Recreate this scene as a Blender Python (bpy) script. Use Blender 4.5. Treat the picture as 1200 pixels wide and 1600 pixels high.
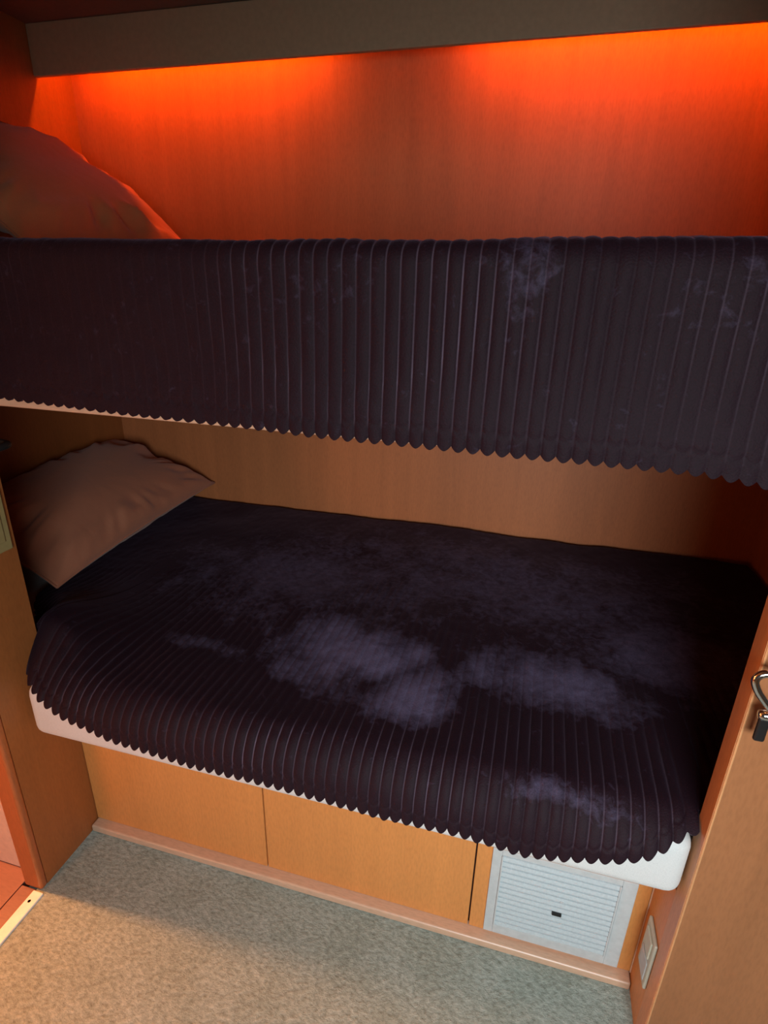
import bpy, bmesh, math
import numpy as np
from mathutils import Vector, Matrix

for o in list(bpy.data.objects): bpy.data.objects.remove(o)
SC = bpy.context.scene
COL = SC.collection

# ------------------------------------------------------------------ camera
cam = bpy.data.cameras.new('camera')
cam_o = bpy.data.objects.new('camera', cam); COL.objects.link(cam_o)
cam.sensor_fit = 'VERTICAL'; cam.sensor_height = 36.0; cam.sensor_width = 27.0
cam.lens = 892.75 / 1600 * 36.0
cam.clip_start = 0.01
yaw, pitch, roll = 0.25864, 0.37789, 0.02456
fw = Vector((-math.sin(yaw) * math.cos(pitch), math.cos(yaw) * math.cos(pitch), -math.sin(pitch)))
rt = Vector((math.cos(yaw), math.sin(yaw), 0)); up = rt.cross(fw)
rt2 = math.cos(roll) * rt + math.sin(roll) * up
up2 = -math.sin(roll) * rt + math.cos(roll) * up
M = Matrix((rt2, up2, -fw)).transposed().to_4x4()
M.translation = Vector((0.9299, -0.8179, 1.2586))
cam_o.matrix_world = M
SC.camera = cam_o

# ------------------------------------------------------------------ world, exposure, room lights
SC.view_settings.view_transform = 'Standard'; SC.view_settings.look = 'None'
SC.view_settings.gamma = 1.0; SC.view_settings.use_curve_mapping = False
SC.view_settings.exposure = 0.0
W = bpy.data.worlds.new('world'); SC.world = W; W.use_nodes = True
W.node_tree.nodes['Background'].inputs[0].default_value = (1.0, 0.78, 0.62, 1)
W.node_tree.nodes['Background'].inputs[1].default_value = 0.042

def area(name, loc, target, size, power, color, sy=None, spread=180):
    l = bpy.data.lights.new(name, 'AREA'); l.energy = power; l.color = color
    l.shape = 'RECTANGLE'; l.size = size; l.size_y = sy or size
    l.spread = math.radians(spread)
    o = bpy.data.objects.new(name, l); COL.objects.link(o); o.location = loc
    o.rotation_euler = (Vector(target) - Vector(loc)).to_track_quat('-Z', 'Y').to_euler()
    return o
def point(name, loc, power, color, r):
    l = bpy.data.lights.new(name, 'POINT'); l.energy = power; l.color = color; l.shadow_soft_size = r
    o = bpy.data.objects.new(name, l); COL.objects.link(o); o.location = loc
    return o
# cool daylight from the window across the cabin, warm lamp in the washroom behind the left doorway
area('window_daylight', (1.25, -1.55, 1.14), (1.00, 0.0, 0.42), 0.7, 12.0, (0.84, 0.96, 1.0), 0.55, 105)
area('cabin_lamp', (-0.12, -0.80, 0.60), (0.25, -0.1, 0.45), 0.15, 2.2, (1.0, 0.30, 0.08))
point('washroom_lamp', (-0.45, -0.190, 0.95), 66, (1.0, 0.35, 0.10), 0.03)

# ------------------------------------------------------------------ materials
def nt(name):
    m = bpy.data.materials.new(name); m.use_nodes = True
    t = m.node_tree; return m, t, t.nodes, t.links, t.nodes['Principled BSDF']
def N(ns, typ, **kw):
    n = ns.new(typ)
    for k, v in kw.items(): setattr(n, k, v)
    return n
def coords(ns, ls, scale=(1, 1, 1), rot=(0, 0, 0)):
    tc = N(ns, 'ShaderNodeTexCoord'); mp = N(ns, 'ShaderNodeMapping')
    mp.inputs['Scale'].default_value = scale; mp.inputs['Rotation'].default_value = rot
    ls.new(tc.outputs['Object'], mp.inputs['Vector']); return mp.outputs['Vector']
def noise(ns, ls, vec, scale, detail=4, rough=.5, dist=0):
    n = N(ns, 'ShaderNodeTexNoise'); n.inputs['Scale'].default_value = scale
    n.inputs['Detail'].default_value = detail; n.inputs['Roughness'].default_value = rough
    n.inputs['Distortion'].default_value = dist; ls.new(vec, n.inputs['Vector']); return n.outputs['Fac']
def ramp(ns, ls, fac, stops):
    r = N(ns, 'ShaderNodeValToRGB'); e = r.color_ramp.elements
    while len(e) < len(stops): e.new(0.5)
    for i, (p, c) in enumerate(stops): e[i].position = p; e[i].color = (*c, 1)
    ls.new(fac, r.inputs[0]); return r.outputs[0]
def bump(ns, ls, b, h, strength, dist):
    n = N(ns, 'ShaderNodeBump'); n.inputs['Strength'].default_value = strength
    n.inputs['Distance'].default_value = dist; ls.new(h, n.inputs['Height']); ls.new(n.outputs[0], b.inputs['Normal'])
def mul(c, k): return tuple(min(1, x * k) for x in c)

def wood(name, base, rough=.42, axis='z', contrast=.16, coat=.0):
    m, t, ns, ls, b = nt(name)
    sc = {'z': (14, 14, 1.0), 'x': (1.0, 14, 14)}[axis]
    v = coords(ns, ls, sc)
    f = noise(ns, ls, v, 1.6, 6, .6, .6)
    v2 = coords(ns, ls, {'z': (1.6, 1.6, .25), 'x': (.25, 1.6, 1.6)}[axis])
    g = noise(ns, ls, v2, 2.2, 2, .5)
    mx = N(ns, 'ShaderNodeMath', operation='MULTIPLY_ADD'); mx.inputs[1].default_value = .5
    ls.new(f, mx.inputs[0]); hg = N(ns, 'ShaderNodeMath', operation='MULTIPLY'); hg.inputs[1].default_value = .5
    ls.new(g, hg.inputs[0]); ls.new(hg.outputs[0], mx.inputs[2])
    c = ramp(ns, ls, mx.outputs[0], [(.32, mul(base, 1 - contrast)), (.68, mul(base, 1 + contrast))])
    fleck = noise(ns, ls, coords(ns, ls, {'z': (260, 260, 60), 'x': (60, 260, 260)}[axis]), 1.0, 2, .5)
    fc = ramp(ns, ls, fleck, [(.30, (.80, .80, .80)), (.60, (1, 1, 1))])
    mm = N(ns, 'ShaderNodeMixRGB', blend_type='MULTIPLY'); mm.inputs[0].default_value = .6
    ls.new(c, mm.inputs[1]); ls.new(fc, mm.inputs[2]); ls.new(mm.outputs[0], b.inputs['Base Color'])
    b.inputs['Roughness'].default_value = rough
    b.inputs['Coat Weight'].default_value = coat; b.inputs['Coat Roughness'].default_value = .3
    bump(ns, ls, b, f, .08, .002)
    return m
def plain(name, base, rough=.5, metal=0, bs=0, bscale=80):
    m, t, ns, ls, b = nt(name)
    f = noise(ns, ls, coords(ns, ls), bscale, 3)
    c = ramp(ns, ls, f, [(.3, mul(base, .93)), (.7, mul(base, 1.05))])
    ls.new(c, b.inputs['Base Color']); b.inputs['Roughness'].default_value = rough; b.inputs['Metallic'].default_value = metal
    if bs: bump(ns, ls, b, f, bs, .002)
    return m
def cloth(name, base, rough=.85, weave=900, wr=.25):
    m, t, ns, ls, b = nt(name)
    f = noise(ns, ls, coords(ns, ls), weave, 2)
    g = noise(ns, ls, coords(ns, ls), 9, 3, .5, .6)
    c = ramp(ns, ls, f, [(.3, mul(base, .9)), (.7, mul(base, 1.06))])
    ls.new(c, b.inputs['Base Color']); b.inputs['Roughness'].default_value = rough
    b.inputs['Sheen Weight'].default_value = .15
    b2 = N(ns, 'ShaderNodeBump'); b2.inputs['Strength'].default_value = .25; b2.inputs['Distance'].default_value = .0006
    ls.new(f, b2.inputs['Height'])
    b1 = N(ns, 'ShaderNodeBump'); b1.inputs['Strength'].default_value = wr; b1.inputs['Distance'].default_value = .012
    ls.new(g, b1.inputs['Height']); ls.new(b2.outputs[0], b1.inputs['Normal']); ls.new(b1.outputs[0], b.inputs['Normal'])
    return m
def emit(name, color, s):
    m, t, ns, ls, b = nt(name)
    b.inputs['Base Color'].default_value = (*color, 1); b.inputs['Emission Color'].default_value = (*color, 1)
    b.inputs['Emission Strength'].default_value = s; return m
def velvet(name):
    m, t, ns, ls, b = nt(name)
    at = N(ns, 'ShaderNodeAttribute', attribute_name='brushed')
    v = coords(ns, ls)
    n1 = noise(ns, ls, v, 60, 4, .6, .5)
    n2 = noise(ns, ls, v, 420, 2, .5)
    a = N(ns, 'ShaderNodeMath', operation='MULTIPLY_ADD')            # brushed + (noise-.5)*k
    ls.new(n1, a.inputs[0]); a.inputs[1].default_value = .9; 
    sb = N(ns, 'ShaderNodeMath', operation='SUBTRACT'); ls.new(at.outputs['Fac'], sb.inputs[0]); sb.inputs[1].default_value = .45
    ls.new(sb.outputs[0], a.inputs[2])
    c = ramp(ns, ls, a.outputs[0], [(.12, (.013, .0035, .0075)), (.95, (.115, .092, .160))])
    fl = ramp(ns, ls, n2, [(.3, (.7, .7, .7)), (.75, (1.3, 1.3, 1.3))])
    mm = N(ns, 'ShaderNodeMixRGB', blend_type='MULTIPLY'); mm.inputs[0].default_value = .7
    ls.new(c, mm.inputs[1]); ls.new(fl, mm.inputs[2]); ls.new(mm.outputs[0], b.inputs['Base Color'])
    b.inputs['Roughness'].default_value = .7; b.inputs['Specular IOR Level'].default_value = .18
    b.inputs['Sheen Weight'].default_value = .17; b.inputs['Sheen Roughness'].default_value = .35
    b.inputs['Sheen Tint'].default_value = (.50, .34, .52, 1)
    ag = N(ns, 'ShaderNodeAttribute', attribute_name='groove_glint')
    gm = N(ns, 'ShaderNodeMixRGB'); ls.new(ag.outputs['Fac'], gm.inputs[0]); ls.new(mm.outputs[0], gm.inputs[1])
    gm.inputs[2].default_value = (.19, .13, .18, 1); ls.new(gm.outputs[0], b.inputs['Base Color'])  # lighter tint in the grooves imitates pile edges catching light
    bump(ns, ls, b, n2, .5, .0012)
    return m
def carpet(name):
    m, t, ns, ls, b = nt(name)
    v = coords(ns, ls, (1, 1.7, 1), (0, 0, .75))
    f = noise(ns, ls, v, 80, 5, .75, 0); g = noise(ns, ls, coords(ns, ls), 11, 3); h = noise(ns, ls, v, 600, 2)
    c1 = ramp(ns, ls, f, [(.33, (.20, .235, .19)), (.50, (.34, .40, .35)), (.68, (.49, .56, .50))])
    c2 = ramp(ns, ls, g, [(.3, (.88, .88, .86)), (.7, (1.06, 1.06, 1.08))])
    mm = N(ns, 'ShaderNodeMixRGB', blend_type='MULTIPLY'); mm.inputs[0].default_value = 1
    ls.new(c1, mm.inputs[1]); ls.new(c2, mm.inputs[2]); ls.new(mm.outputs[0], b.inputs['Base Color'])
    b.inputs['Roughness'].default_value = .95; b.inputs['Sheen Weight'].default_value = .1
    ad = N(ns, 'ShaderNodeMath', operation='MULTIPLY_ADD'); ad.inputs[1].default_value = .35
    ls.new(h, ad.inputs[0]); ls.new(f, ad.inputs[2])
    bump(ns, ls, b, ad.outputs[0], .8, .006)
    return m

WOOD_BACK = wood('back_wall_veneer', (.46, .145, .048), .55)
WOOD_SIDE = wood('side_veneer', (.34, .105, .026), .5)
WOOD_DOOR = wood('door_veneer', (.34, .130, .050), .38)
WOOD_FRONT = wood('locker_veneer', (.66, .262, .072), .42, contrast=.10)
WOOD_LIP = wood('lipping_wood', (.60, .28, .12), .4)
WOOD_POST = wood('post_wood', (.40, .115, .036), .35)
WOOD_TRIM = wood('skirting_wood', (.62, .39, .26), .35, 'x', .08)
PELMET = plain('pelmet_laminate', (.40, .235, .135), .55, bs=.1)
CEIL = plain('ceiling_board', (.16, .12, .09), .6)
CREAM = plain('washroom_liner', (.66, .47, .36), .5, bs=.05)
TILE = wood('washroom_floor_board', (.24, .105, .080), .4, 'x')
SILL = plain('white_sill_metal', (.85, .84, .78), .3)
SHEET = cloth('white_sheet', (.62, .60, .58))
CASE = cloth('pillow_case', (.41, .145, .075), wr=.35)
CASE_UP = cloth('upper_pillow_case', (.46, .13, .045), wr=.35)
VELVET = velvet('ribbed_velvet')
CARPET = carpet('loop_carpet')
PLASTIC = plain('grey_plastic', (.50, .52, .52), .45)
LOUVRE = plain('louvre_metal', (.52, .585, .61), .45, .05, bs=.05, bscale=200)
IVORY = plain('ivory_plastic', (.52, .52, .42), .4)
CHROME = plain('chrome', (.78, .80, .82), .12, 1.0)
DARK = plain('dark_metal', (.02, .018, .018), .3, .3)
DARKGAP = plain('locker_inside', (.05, .02, .01), .8)
BEIGE = plain('beige_plastic', (.34, .25, .10), .5)
GLOW = emit('red_orange_led', (1.0, .150, .0015), 95)

# ------------------------------------------------------------------ builders
def link(name, me, mat, parent=None, smooth=False):
    o = bpy.data.objects.new(name, me); COL.objects.link(o)
    if mat: me.materials.append(mat)
    if parent is not None: o.parent = parent
    if smooth:
        for p in me.polygons: p.use_smooth = True
    return o
def obj(name, bm, mat, parent=None, smooth=False):
    me = bpy.data.meshes.new(name); bm.normal_update(); bm.to_mesh(me); bm.free()
    return link(name, me, mat, parent, smooth)
def box(bm, x0, x1, y0, y1, z0, z1, bev=0, seg=2):
    r = bmesh.ops.create_cube(bm, size=1)
    vs = r['verts']
    for v in vs:
        v.co = Vector(((x0 + x1) / 2 + v.co.x * (x1 - x0), (y0 + y1) / 2 + v.co.y * (y1 - y0), (z0 + z1) / 2 + v.co.z * (z1 - z0)))
    if bev:
        es = set(e for v in vs for e in v.link_edges)
        bmesh.ops.bevel(bm, geom=list(es), offset=bev, segments=seg, affect='EDGES', profile=.5)
    return bm
def B(*a, **k): return box(bmesh.new(), *a, **k)
def tube(bm, pts, r, n=12, radii=None):
    pts = [Vector(p) for p in pts]; rings = []
    prev = None
    for i, p in enumerate(pts):
        t = (pts[min(i + 1, len(pts) - 1)] - pts[max(i - 1, 0)]).normalized()
        if prev is None: a = t.orthogonal().normalized()
        else: a = (prev - t * prev.dot(t)).normalized()
        prev = a; b = t.cross(a); rr = radii[i] if radii else r
        rings.append([bm.verts.new(p + (a * math.cos(2 * math.pi * k / n) + b * math.sin(2 * math.pi * k / n)) * rr) for k in range(n)])
    for i in range(len(rings) - 1):
        for k in range(n):
            bm.faces.new((rings[i][k], rings[i][(k + 1) % n], rings[i + 1][(k + 1) % n], rings[i + 1][k]))
    bm.faces.new(rings[0][::-1]); bm.faces.new(rings[-1])
    bmesh.ops.recalc_face_normals(bm, faces=bm.faces)
    return bm
def spline(pts, k=8):
    P = [Vector(p) for p in pts]; out = []
    for i in range(len(P) - 1):
        a, b, c, d = P[max(i - 1, 0)], P[i], P[i + 1], P[min(i + 2, len(P) - 1)]
        for j in range(k):
            t = j / k
            out.append(.5 * ((2 * b) + (c - a) * t + (2 * a - 5 * b + 4 * c - d) * t * t + (3 * b - a - 3 * c + d) * t ** 3))
    out.append(P[-1]); return out
def prism(poly, z0, z1, bev, seg=4):
    bm = bmesh.new()
    f = bm.faces.new([bm.verts.new((x, y, z0)) for x, y in poly])
    r = bmesh.ops.extrude_face_region(bm, geom=[f])
    for v in [g for g in r['geom'] if isinstance(g, bmesh.types.BMVert)]: v.co.z = z1
    bmesh.ops.recalc_face_normals(bm, faces=bm.faces)
    if bev: bmesh.ops.bevel(bm, geom=list(bm.edges), offset=bev, segments=seg, affect='EDGES', profile=.5)
    return bm
def struct(o): o['kind'] = 'structure'; return o
def tag(o, label, cat, group=None):
    o['label'] = label; o['category'] = cat
    if group: o['group'] = group
    return o
def empty(name, loc):
    o = bpy.data.objects.new(name, None); COL.objects.link(o); o.location = loc; o.empty_display_size = .05
    return o
def part(name, bm, mat, root, smooth=False):
    bm.transform(Matrix.Translation(-root.matrix_world.translation if False else -Vector(root.location)))
    return obj(name, bm, mat, root, smooth)

# ------------------------------------------------------------------ room shell
L, XL, XR, D, ZC = 1.235, -.508, 1.574, .896, 1.885
struct(obj('floor', B(-.012, 2.6, -2.6, .02, -.03, 0.0), CARPET))
struct(obj('floor', B(-1.1, -.056, -1.4, -.14, -.03, -.004), TILE))
struct(obj('wall_washroom', B(-1.13, -1.1, -1.4, -.14, -.03, ZC), CREAM))
struct(obj('wall_back', B(XL - .03, XR + .03, D, D + .03, 0, ZC), WOOD_BACK))
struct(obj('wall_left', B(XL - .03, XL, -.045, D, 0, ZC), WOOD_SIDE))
struct(obj('wall_right', B(XR, XR + .03, -.087, D, 0, ZC), WOOD_BACK))
struct(obj('ceiling', B(-1.1, 2.6, -2.6, D + .03, ZC, ZC + .03), CEIL))
# partition between washroom and bunks: closed block whose end face is the visible side panel
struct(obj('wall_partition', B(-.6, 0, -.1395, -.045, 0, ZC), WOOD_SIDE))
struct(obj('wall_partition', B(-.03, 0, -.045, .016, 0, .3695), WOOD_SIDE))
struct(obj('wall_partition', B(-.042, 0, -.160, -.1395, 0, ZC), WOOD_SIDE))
struct(obj('wall_washroom', B(-1.1, -.042, -.146, -.1395, 0.0, ZC), CREAM))
bm = B(-.046, .003, -.178, -.160, 0.0, ZC, bev=.007, seg=4)
struct(obj('trim_1', bm, WOOD_POST, smooth=False))
bm = B(-.052, -.014, -1.3, -.178, -.02, -.001, bev=.002)
struct(obj('trim_2', bm, TILE))
# skirting strip in front of the locker doors
bm = B(0.001, L - .001, -.0235, .012, 0, .0195, bev=.004, seg=3)
struct(obj('baseboard_front', bm, WOOD_TRIM))

# white threshold strip with screw
r = empty('threshold_strip', (0, -.2, 0))
bm = B(-.014, .012, -1.3, -.183, -.002, .005, bev=.002)
part('strip', bm, SILL, r)
bm = bmesh.new(); tube(bm, [(-.003, -.206, .0048), (-.003, -.206, .0050)], .0035, 16); part('screw', bm, DARK, r)
tag(r, 'white metal threshold strip between the carpet and the doorway at left', 'threshold')

# ------------------------------------------------------------------ lower bunk base
r = empty('bunk_locker', (0.6, 0, 0))
part('carcass', B(0.0005, L, .016, .03, 0, .3695), DARKGAP, r)
part('bunk_board', B(XL + .001, XR - .001, -.044, D - .001, .370, .386), WOOD_FRONT, r)
part('support', B(.3, .33, .03, D - .02, 0, .3695), DARKGAP, r)
part('support', B(.9, .93, .03, D - .02, 0, .3695), DARKGAP, r)
d1 = part('locker_door', B(.0015, .4588, 0, .016, .020, .368, bev=.0012), WOOD_FRONT, r)
d2 = part('locker_door', B(.4618, .9155, 0, .016, .020, .368, bev=.0012), WOOD_FRONT, r)
part('fixed_panel', B(.9185, L - .001, 0, .016, .020, .368, bev=.0012), WOOD_FRONT, r)
tag(r, 'orange wooden locker base under the lower bunk with two plain flush doors', 'bunk base')

r = empty('side_board', (L, -.04, 0))
part('board', B(L, L + .03, -.0868, .03, 0, .3695), WOOD_FRONT, r)
bm = bmesh.new(); tube(bm, [(L - .0005, -.0015, .021), (L - .0005, -.0015, .3690)], .0016, 8); part('lipping', bm, WOOD_TRIM, r)
tag(r, 'narrow orange side board holding the ivory socket at the right end of the locker', 'panel')

# vent
r = empty('air_vent', (1.078, 0, .025))
fx0, fx1, fz0, fz1 = .948, 1.209, .026, .262; ix0, ix1, iz0, iz1 = .966, 1.183, .050, .248
bm = bmesh.new()
for a in [(fx0, ix0, fz0, fz1), (ix1, fx1, fz0, fz1), (ix0, ix1, fz0, iz0), (ix0, ix1, iz1, fz1)]:
    box(bm, a[0], a[1], -.0045, 0, a[2], a[3], bev=.001)
part('frame', bm, PLASTIC, r)
bm = bmesh.new()
box(bm, ix0, ix1, -.0012, 0, iz0, iz1)
n = 14; h = (iz1 - iz0) / n
for i in range(n):
    z = iz0 + i * h
    vs = [(-.0012, z + .0036), (-.0060, z + .0022), (-.0066, z + h * .30), (-.0058, z + h * .93), (-.0012, z + h * .99)]
    a = [bm.verts.new((ix0 + .003, y, zz)) for y, zz in vs]; b = [bm.verts.new((ix1 - .003, y, zz)) for y, zz in vs]
    for k in range(4): bm.faces.new((a[k], b[k], b[k + 1], a[k + 1]))
    bm.faces.new(a); bm.faces.new(b[::-1])
bmesh.ops.recalc_face_normals(bm, faces=bm.faces)
part('louvre', bm, LOUVRE, r)
part('side_rail', B(ix0, ix0 + .003, -.008, 0, iz0, iz1, bev=.0006), PLASTIC, r)
part('side_rail', B(ix1 - .004, ix1 - .001, -.008, 0, iz0, iz1, bev=.0006), PLASTIC, r)
part('latch', B(1.072, 1.090, -.0105, -.004, .1305, .1365, bev=.001), DARK, r)
part('latch_pin', B(1.083, 1.090, -.0085, -.004, .167, .170, bev=.0006), PLASTIC, r)
tag(r, 'white slatted shutter vent in a grey frame at the right of the locker base', 'vent')

# power socket on side board
r = empty('power_socket', (L, -.057, .17))
part('plate', B(L - .006, L, -.0855, -.0285, .1125, .2275, bev=.003, seg=3), IVORY, r)
part('rocker', B(L - .009, L - .005, -.076, -.040, .176, .217, bev=.002), IVORY, r)
part('outlet', B(L - .008, L - .005, -.077, -.039, .122, .168, bev=.0025), PLASTIC, r)
tag(r, 'ivory double socket plate low on the narrow board beside the slatted vent', 'socket')

# ------------------------------------------------------------------ lower mattress (white fitted sheet)
poly = [(XL + .006, D - .004), (XL + .006, -.040), (.014, -.040), (.014, -.117), (1.231, -.117), (1.231, -.045), (XR - .004, -.045), (XR - .004, D - .004)]
m = obj('mattress', prism(poly, .3865, .508, .024, 5), SHEET, smooth=True)
tag(m, 'white sheeted mattress on the locker base, its pale edge showing below the lower blanket', 'mattress')

# ------------------------------------------------------------------ blankets
rng = np.random.RandomState(7)
def vnoise(x, y, seed=0):
    r_ = np.random.RandomState(seed); T = r_.rand(64, 64)
    xi = np.floor(x).astype(int); yi = np.floor(y).astype(int); fx = x - xi; fy = y - yi
    fx = fx * fx * (3 - 2 * fx); fy = fy * fy * (3 - 2 * fy)
    g = lambda a, b: T[a % 64, b % 64]
    return (g(xi, yi) * (1 - fx) + g(xi + 1, yi) * fx) * (1 - fy) + (g(xi, yi + 1) * (1 - fx) + g(xi + 1, yi + 1) * fx) * fy - .5
def sst(a, b, x):
    t = np.clip((x - a) / (b - a), 0, 1); return t * t * (3 - 2 * t)

def ribbed_blanket(name, xa, xb, pitch, per, rows, yf, zlow, ztop, rad, yback, hem, y_left, y_right, puff, blobs, amp_fn, A, drop_tooth=.008, wave=.004):
    """ribs run front to back; the front edge hangs to hem(x)"""
    i0 = int(math.floor(xa / pitch)); i1 = int(math.ceil(xb / pitch))
    xs = np.arange((i1 - i0) * per + 1) * (pitch / per) + i0 * pitch
    xs = xs.clip(xa, xb); nx = len(xs)
    s1 = ztop - rad - zlow; s2 = s1 + rad * math.pi / 2; s3 = s2 + (yback - (yf + rad))
    hz = hem(xs)
    s0 = np.where(hz <= ztop - rad, hz - zlow, s1 + rad * np.arcsin(np.clip((hz - (ztop - rad)) / rad, 0, 1)))
    lobe = np.abs(np.sin(np.pi * xs / pitch))
    s0 = s0 - drop_tooth * (lobe - .5)
    sl = s2 + (y_left - (yf + rad)); sr = s2 + (y_right - (yf + rad))
    s0 = np.where(xs < .004, sl, s0); s0 = np.where(xs > 1.232, sr, s0)
    t = np.linspace(0, 1, rows)[:, None]
    S = s0[None, :] + (s3 - s0[None, :]) * t ** 1.7
    X = np.repeat(xs[None, :], rows, 0)
    ang = np.clip((S - s1) / rad, 0, math.pi / 2)
    Y = np.where(S < s1, yf, np.where(S < s2, yf + rad - rad * np.cos(ang), yf + rad + (S - s2)))
    Z = np.where(S < s1, zlow + S, np.where(S < s2, ztop - rad + rad * np.sin(ang), ztop))
    topw = sst(s1, s2 + .05, S)
    cr = np.clip((.075 - X) / .075, 0, 1) * (X > .004)
    Y = Y + .055 * (1 - np.sqrt(1 - cr ** 2 * .98)) * (1 - sst(-.02, .06, Y))
    Z = Z + topw * (.018 * vnoise(X * 4 + 9, Y * 4 + 3, 3) + .007 * vnoise(X * 11, Y * 9, 4)) + puff(X, Y)
    Y = Y + (1 - topw) * (wave * vnoise(X * 5, Z * 8, 5) * 2) - (1 - topw) * .006 * sst(0, 1, 1 - (S - s0[None, :]) / .1)
    X = np.where(X < 0, X * (.22 + .78 * sst(-.04, .17, Y)), X)
    X = X - .09 * np.clip(-X / .2, 0, 1) * sst(.15, .45, Y)
    br = np.zeros_like(X)
    Q = S - s2 + yf + rad                       # unrolled depth coordinate
    for (bx, bq, sx, sq, st, rot) in blobs:
        dx, dq = X - bx, Q - bq
        u = dx * math.cos(rot) + dq * math.sin(rot); w = -dx * math.sin(rot) + dq * math.cos(rot)
        br = np.maximum(br, st * np.clip(1.25 - np.sqrt((u / sx) ** 2 + (w / sq) ** 2) + .7 * vnoise(X * 16, Q * 16, 11) + .35 * vnoise(X * 45, Q * 22, 12), 0, 1))
    P = np.stack([X, Y, Z], -1)
    du = np.gradient(P, axis=1); dv = np.gradient(P, axis=0)
    Nn = np.cross(du, dv); Nn /= np.linalg.norm(Nn, axis=-1, keepdims=True) + 1e-12
    bad = (X < .03) & (X > -.03) | (X > 1.215) & (X < 1.25)
    ph = X / pitch + .10 * vnoise(X * 3, Q * 6, 21)
    ribs = np.abs(np.sin(np.pi * (X / pitch * sst(.05, .0, 0 * X) + ph * (1 - sst(.05, .0, 0 * X))))) ** .55
    ribs = np.abs(np.sin(np.pi * ph)) ** .5
    hemw = 1 - sst(.0, .03, S - s0[None, :])
    ribs = ribs * (1 - hemw) + (np.abs(np.sin(np.pi * X / pitch)) ** .6) * hemw
    amp = A * amp_fn(X, Q) * (1 - .72 * br)
    seam = -.0012 * np.exp(-((S - s0[None, :] - .026) / .003) ** 2)
    disp = amp * (ribs - 1) + seam + .0015 * vnoise(X * 60, Q * 60, 31)
    disp = np.where(bad, 0, disp)
    P = P + Nn * disp[..., None]
    gr = np.clip(1 - ribs / .55, 0, 1) ** 2 * np.clip(amp_fn(X, Q), 0, 1) * (1 - .8 * br) * sst(.012, .03, S - s0[None, :]) * (.6 + 1.2 * vnoise(X * 9, Q * 8, 71)) * (1 - .75 * sst(-.06, .10, Q)) * np.where(bad, 0, 1)  # mask for painted rib-edge highlights, fading from the front curve to the top
    idx = np.arange(rows * nx).reshape(rows, nx)
    F = np.stack([idx[:-1, :-1], idx[:-1, 1:], idx[1:, 1:], idx[1:, :-1]], -1).reshape(-1, 4)
    me = bpy.data.meshes.new(name)
    me.vertices.add(rows * nx); me.vertices.foreach_set('co', P.reshape(-1).astype(np.float32))
    me.loops.add(F.size); me.loops.foreach_set('vertex_index', F.reshape(-1).astype(np.int32))
    me.polygons.add(len(F)); me.polygons.foreach_set('loop_start', np.arange(0, F.size, 4, dtype=np.int32))
    me.update(calc_edges=True)
    at = me.attributes.new('brushed', 'FLOAT', 'POINT'); at.data.foreach_set('value', br.reshape(-1).astype(np.float32))
    ag = me.attributes.new('groove_glint', 'FLOAT', 'POINT'); ag.data.foreach_set('value', gr.clip(0, 1).reshape(-1).astype(np.float32))
    me.validate()
    o = link(name, me, VELVET, None, True)
    so = o.modifiers.new('thickness', 'SOLIDIFY'); so.thickness = .006; so.offset = -1; so.use_rim = True
    return o

hx = [0, .046, .121, .23, .394, .538, .76, .891, .994, 1.06, 1.123, 1.164, 1.195, 1.216, 1.24]
hzv = [.012 * (x_ < .98 and x_ > .2) + v_ for x_, v_ in zip(hx, [.515, .507, .477, .439, .423, .424, .417, .422, .426, .440, .459, .481, .506, .520, .525])]
lower_hem = lambda x: np.interp(x, hx, hzv)
def lower_puff(X, Y):
    g = .072 * np.exp(-((X - .00) / .10) ** 2 - ((Y + .010) / np.where(Y < -.01, .065, .15)) ** 2)
    g2 = .022 * np.exp(-((X + .10) / .09) ** 2 - ((Y - .10) / .12) ** 2)
    return g + g2
lblobs = [(.60, .16, .19, .13, 1.0, -.2), (.76, .06, .10, .08, 1.0, 0), (1.0, .16, .17, .09, .75, -.1),
          (1.25, .33, .16, .16, .6, 0), (.30, .09, .10, .03, .45, 0), (1.03, -.10, .10, .03, .4, 0), (.35, .45, .35, .22, .45, .2), (.9, .55, .6, .26, .42, -.1)]
def lower_amp(X, Q):
    a = 1 - .93 * sst(.22 - .12 * sst(.9, 1.2, X), .42, Q + .10 * vnoise(X * 5, Q * 5, 51) * 2 - .12 * np.exp(-((X - .60) / .12) ** 2))
    a = a * (1 - .65 * sst(.30, .05, X) * sst(-.0, .15, Q))
    return a * (.8 + .4 * vnoise(X * 9, Q * 7, 52))
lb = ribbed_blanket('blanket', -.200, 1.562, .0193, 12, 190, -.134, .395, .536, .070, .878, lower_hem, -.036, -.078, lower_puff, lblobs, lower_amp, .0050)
tag(lb, 'dark purple ribbed velvet blanket with zigzag hem spread over the lower bunk', 'blanket')

ux = [0, .094, .332, .545, .643, .905, 1.058, 1.129, 1.198, 1.235]
uz = [1.082, 1.080, 1.071, 1.068, 1.064, 1.061, 1.061, 1.060, 1.052, 1.048]
upper_hem = lambda x: np.interp(x, ux, uz)
ublobs = [(.90, -.11, .05, .06, .26, 0), (.62, -.14, .14, .05, .10, 0), (1.15, -.12, .10, .06, .10, 0)]
upper_amp = lambda X, Q: (.70 + .8 * vnoise(X * 6, Q * 5, 62)) * (.12 + .88 * sst(.42, .72, X)) * (1 - .45 * sst(.95, 1.1, X))
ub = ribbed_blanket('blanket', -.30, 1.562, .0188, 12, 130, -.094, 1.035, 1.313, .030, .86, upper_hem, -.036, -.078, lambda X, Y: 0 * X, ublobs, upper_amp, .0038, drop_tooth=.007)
tag(ub, 'dark plum ribbed velvet blanket hanging down the front of the upper bunk', 'blanket')

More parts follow.
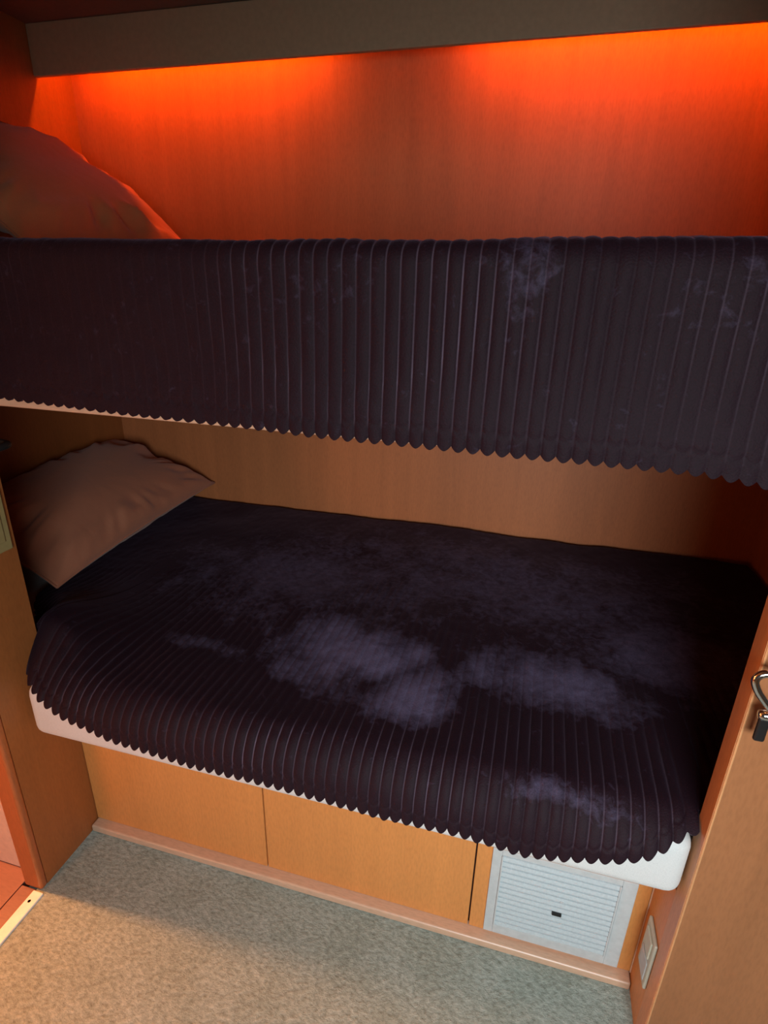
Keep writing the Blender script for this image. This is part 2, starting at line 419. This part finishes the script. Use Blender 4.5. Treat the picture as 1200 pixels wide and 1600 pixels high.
# ------------------------------------------------------------------ upper bunk
r = empty('bunk_platform', (.6, 0, 1.058))
part('front_rail', B(.004, L - .004, -.082, -.052, 1.0595, 1.16, bev=.004, seg=3), WOOD_TRIM, r)
part('platform', B(XL + .001, XR - .001, -.044, D - .001, 1.135, 1.159), WOOD_BACK, r)
part('batten', B(XL + .001, XR - .001, D - .03, D - .001, 1.112, 1.135), WOOD_BACK, r)
tag(r, 'pale wooden rail and board of the upper bunk under the hanging blanket', 'bunk')
poly = [(XL + .006, D - .004), (XL + .006, -.040), (.008, -.040), (.008, -.080), (1.229, -.080), (XR - .004, -.080), (XR - .004, D - .004)]
m = obj('mattress', prism(poly, 1.160, 1.302, .022, 4), SHEET, smooth=True)
tag(m, 'mattress of the upper bunk, covered by the blanket and carrying the upper pillow', 'mattress')

# ------------------------------------------------------------------ pillows
def pillow(name, w, l, th, loc, rot, mat, seed, wr=.010):
    n = 70; r_ = empty(name, loc); r_.rotation_euler = rot
    a = np.linspace(-1, 1, n); U, V = np.meshgrid(a, a, indexing='ij')
    pin = 1 - .07 * (1 - U ** 2) * np.abs(V) ** 3; pin2 = 1 - .07 * (1 - V ** 2) * np.abs(U) ** 3
    X = U * w / 2 * pin2; Y = V * l / 2 * pin
    prof = ((1 - np.abs(U) ** 2.6) * (1 - np.abs(V) ** 2.6)).clip(0) ** .55
    edge = np.minimum(1 - np.abs(U), 1 - np.abs(V))
    ang = np.arctan2(V, U)
    rad = wr * np.exp(-((edge - .16) / .17) ** 2) * (vnoise(ang * 5 + 40, edge * 3, seed) + .6 * vnoise(ang * 13 + 40, edge * 3, seed + 1)) * 2.2
    big = wr * 1.3 * vnoise(U * 2.3 + V * 1.2 + 10, V * 1.1 - U * .6 + 10, seed + 2)
    me = bpy.data.meshes.new(name)
    top = np.stack([X, Y, th / 2 * prof + (rad + big) * prof.clip(0, .8)], -1).reshape(-1, 3)
    bot = np.stack([X, Y, -th / 2 * prof * .85 - rad * prof * .5], -1).reshape(-1, 3)
    P = np.concatenate([top, bot]); idx = np.arange(n * n).reshape(n, n)
    q = np.stack([idx[:-1, :-1], idx[1:, :-1], idx[1:, 1:], idx[:-1, 1:]], -1).reshape(-1, 4)
    F = np.concatenate([q, (q + n * n)[:, ::-1]]).tolist()
    me.from_pydata(P.tolist(), [], F)
    bm = bmesh.new(); bm.from_mesh(me); bmesh.ops.remove_doubles(bm, verts=bm.verts, dist=.0004); bm.to_mesh(me); bm.free()
    link('cushion', me, mat, r_, True)
    edge_pts = [(X[i, 0], Y[i, 0], 0) for i in range(0, n, 3)] + [(X[-1, j], Y[-1, j], 0) for j in range(0, n, 3)] + \
               [(X[i, -1], Y[i, -1], 0) for i in range(n - 1, -1, -3)] + [(X[0, j], Y[0, j], 0) for j in range(n - 1, -1, -3)]
    bm = bmesh.new(); tube(bm, edge_pts, .0028, 6); obj('seam', bm, mat, r_, True)
    return r_
p1 = pillow('pillow', .40, .74, .17, (-.322, .50, .648), (math.radians(2), math.radians(19), math.radians(2)), CASE, 3, .024)
tag(p1, 'peach pillow lying at the left end of the lower bunk', 'pillow')
p2 = pillow('pillow', .50, .56, .17, (-.280, .49, 1.452), (math.radians(0), math.radians(32), math.radians(-4)), CASE_UP, 9, .024)
tag(p2, 'orange lit pillow propped against the left wall on the upper bunk', 'pillow')

# ------------------------------------------------------------------ pelmet and hidden LED strips
r = empty('light_pelmet', (.5, .75, 1.767))
part('fascia', B(XL + .001, XR - .001, .751, .765, 1.767, ZC - .001, bev=.002), PELMET, r)
tag(r, 'grey brown pelmet board below the ceiling hiding the red strip lights', 'pelmet')
for (xa, xb, lab) in [(-.44, .27, 'left red orange strip light glowing behind the pelmet above the pillow end'),
                      (.70, 1.50, 'right red orange strip light glowing behind the pelmet toward the right wall')]:
    r = empty('strip_light', ((xa + xb) / 2, .81, 1.875))
    part('housing', B(xa - .01, xb + .01, .795, .825, 1.874, ZC - .0005, bev=.001), PLASTIC, r)
    part('glowing_tube', B(xa, xb, .803, .817, 1.868, 1.8745, bev=.002), GLOW, r)
    tag(r, lab, 'light')

# ------------------------------------------------------------------ cabin door at right
r = empty('cabin_door', (1.5, -.106, 0))
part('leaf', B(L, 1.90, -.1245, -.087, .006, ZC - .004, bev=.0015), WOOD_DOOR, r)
bm = bmesh.new(); tube(bm, [(L + .0015, -.1238, .006), (L + .0015, -.1238, ZC - .004)], .0018, 8)
part('lipping', bm, WOOD_LIP, r)
part('lightened_edge', B(L - .0008, L, -.1235, -.0875, .006, ZC - .004), WOOD_LIP, r)  # paler strip added to brighten an edge face that gets less light
h = part('handle', tube(bmesh.new(), spline([(1.300, -.126, .838), (1.296, -.150, .838), (1.262, -.152, .838), (1.232, -.152, .838), (1.222, -.152, .829), (1.226, -.152, .815), (1.240, -.152, .797), (1.262, -.152, .775), (1.285, -.148, .756), (1.296, -.126, .750)]), .0048, 14), CHROME, r, True)
k = part('catch', tube(bmesh.new(), [(1.2375, -.149, .777), (1.243, -.149, .777), (1.300, -.149, .777), (1.303, -.149, .777)], .0065, 16, radii=[.005, .0068, .0068, .005]), CHROME, r, True)
k2 = part('catch_tongue', B(1.239, 1.252, -.153, -.146, .738, .774, bev=.003, seg=3), DARK, r)
part('catch_base', B(1.285, 1.315, -.150, -.1245, .735, .850, bev=.004), CHROME, r)
tag(r, 'brown veneered door with chrome handle at the right end of the bunks', 'door')

# left partition fittings
r = empty('panel_handle', (0, -.07, .98))
part('grip', tube(bmesh.new(), spline([(0, -.115, .984), (.036, -.108, .984), (.050, -.09, .985), (.054, -.066, .987), (.042, -.055, .987), (.0, -.052, .987)]), .0065, 14), DARK, r, True)
part('cap', tube(bmesh.new(), spline([(.010, -.115, .990), (.040, -.108, .991), (.051, -.090, .991)]), .0055, 10), CHROME, r, True)
tag(r, 'dark looped handle with a bright tip on the left partition', 'handle')
r = empty('switch_plate', (0, -.093, .85))
part('plate', B(0, .006, -.132, -.056, .781, .900, bev=.002), BEIGE, r)
part('rocker', B(.006, .009, -.118, -.070, .80, .88, bev=.0015), BEIGE, r)
tag(r, 'beige switch plate on the left partition beside the lower pillow', 'switch')
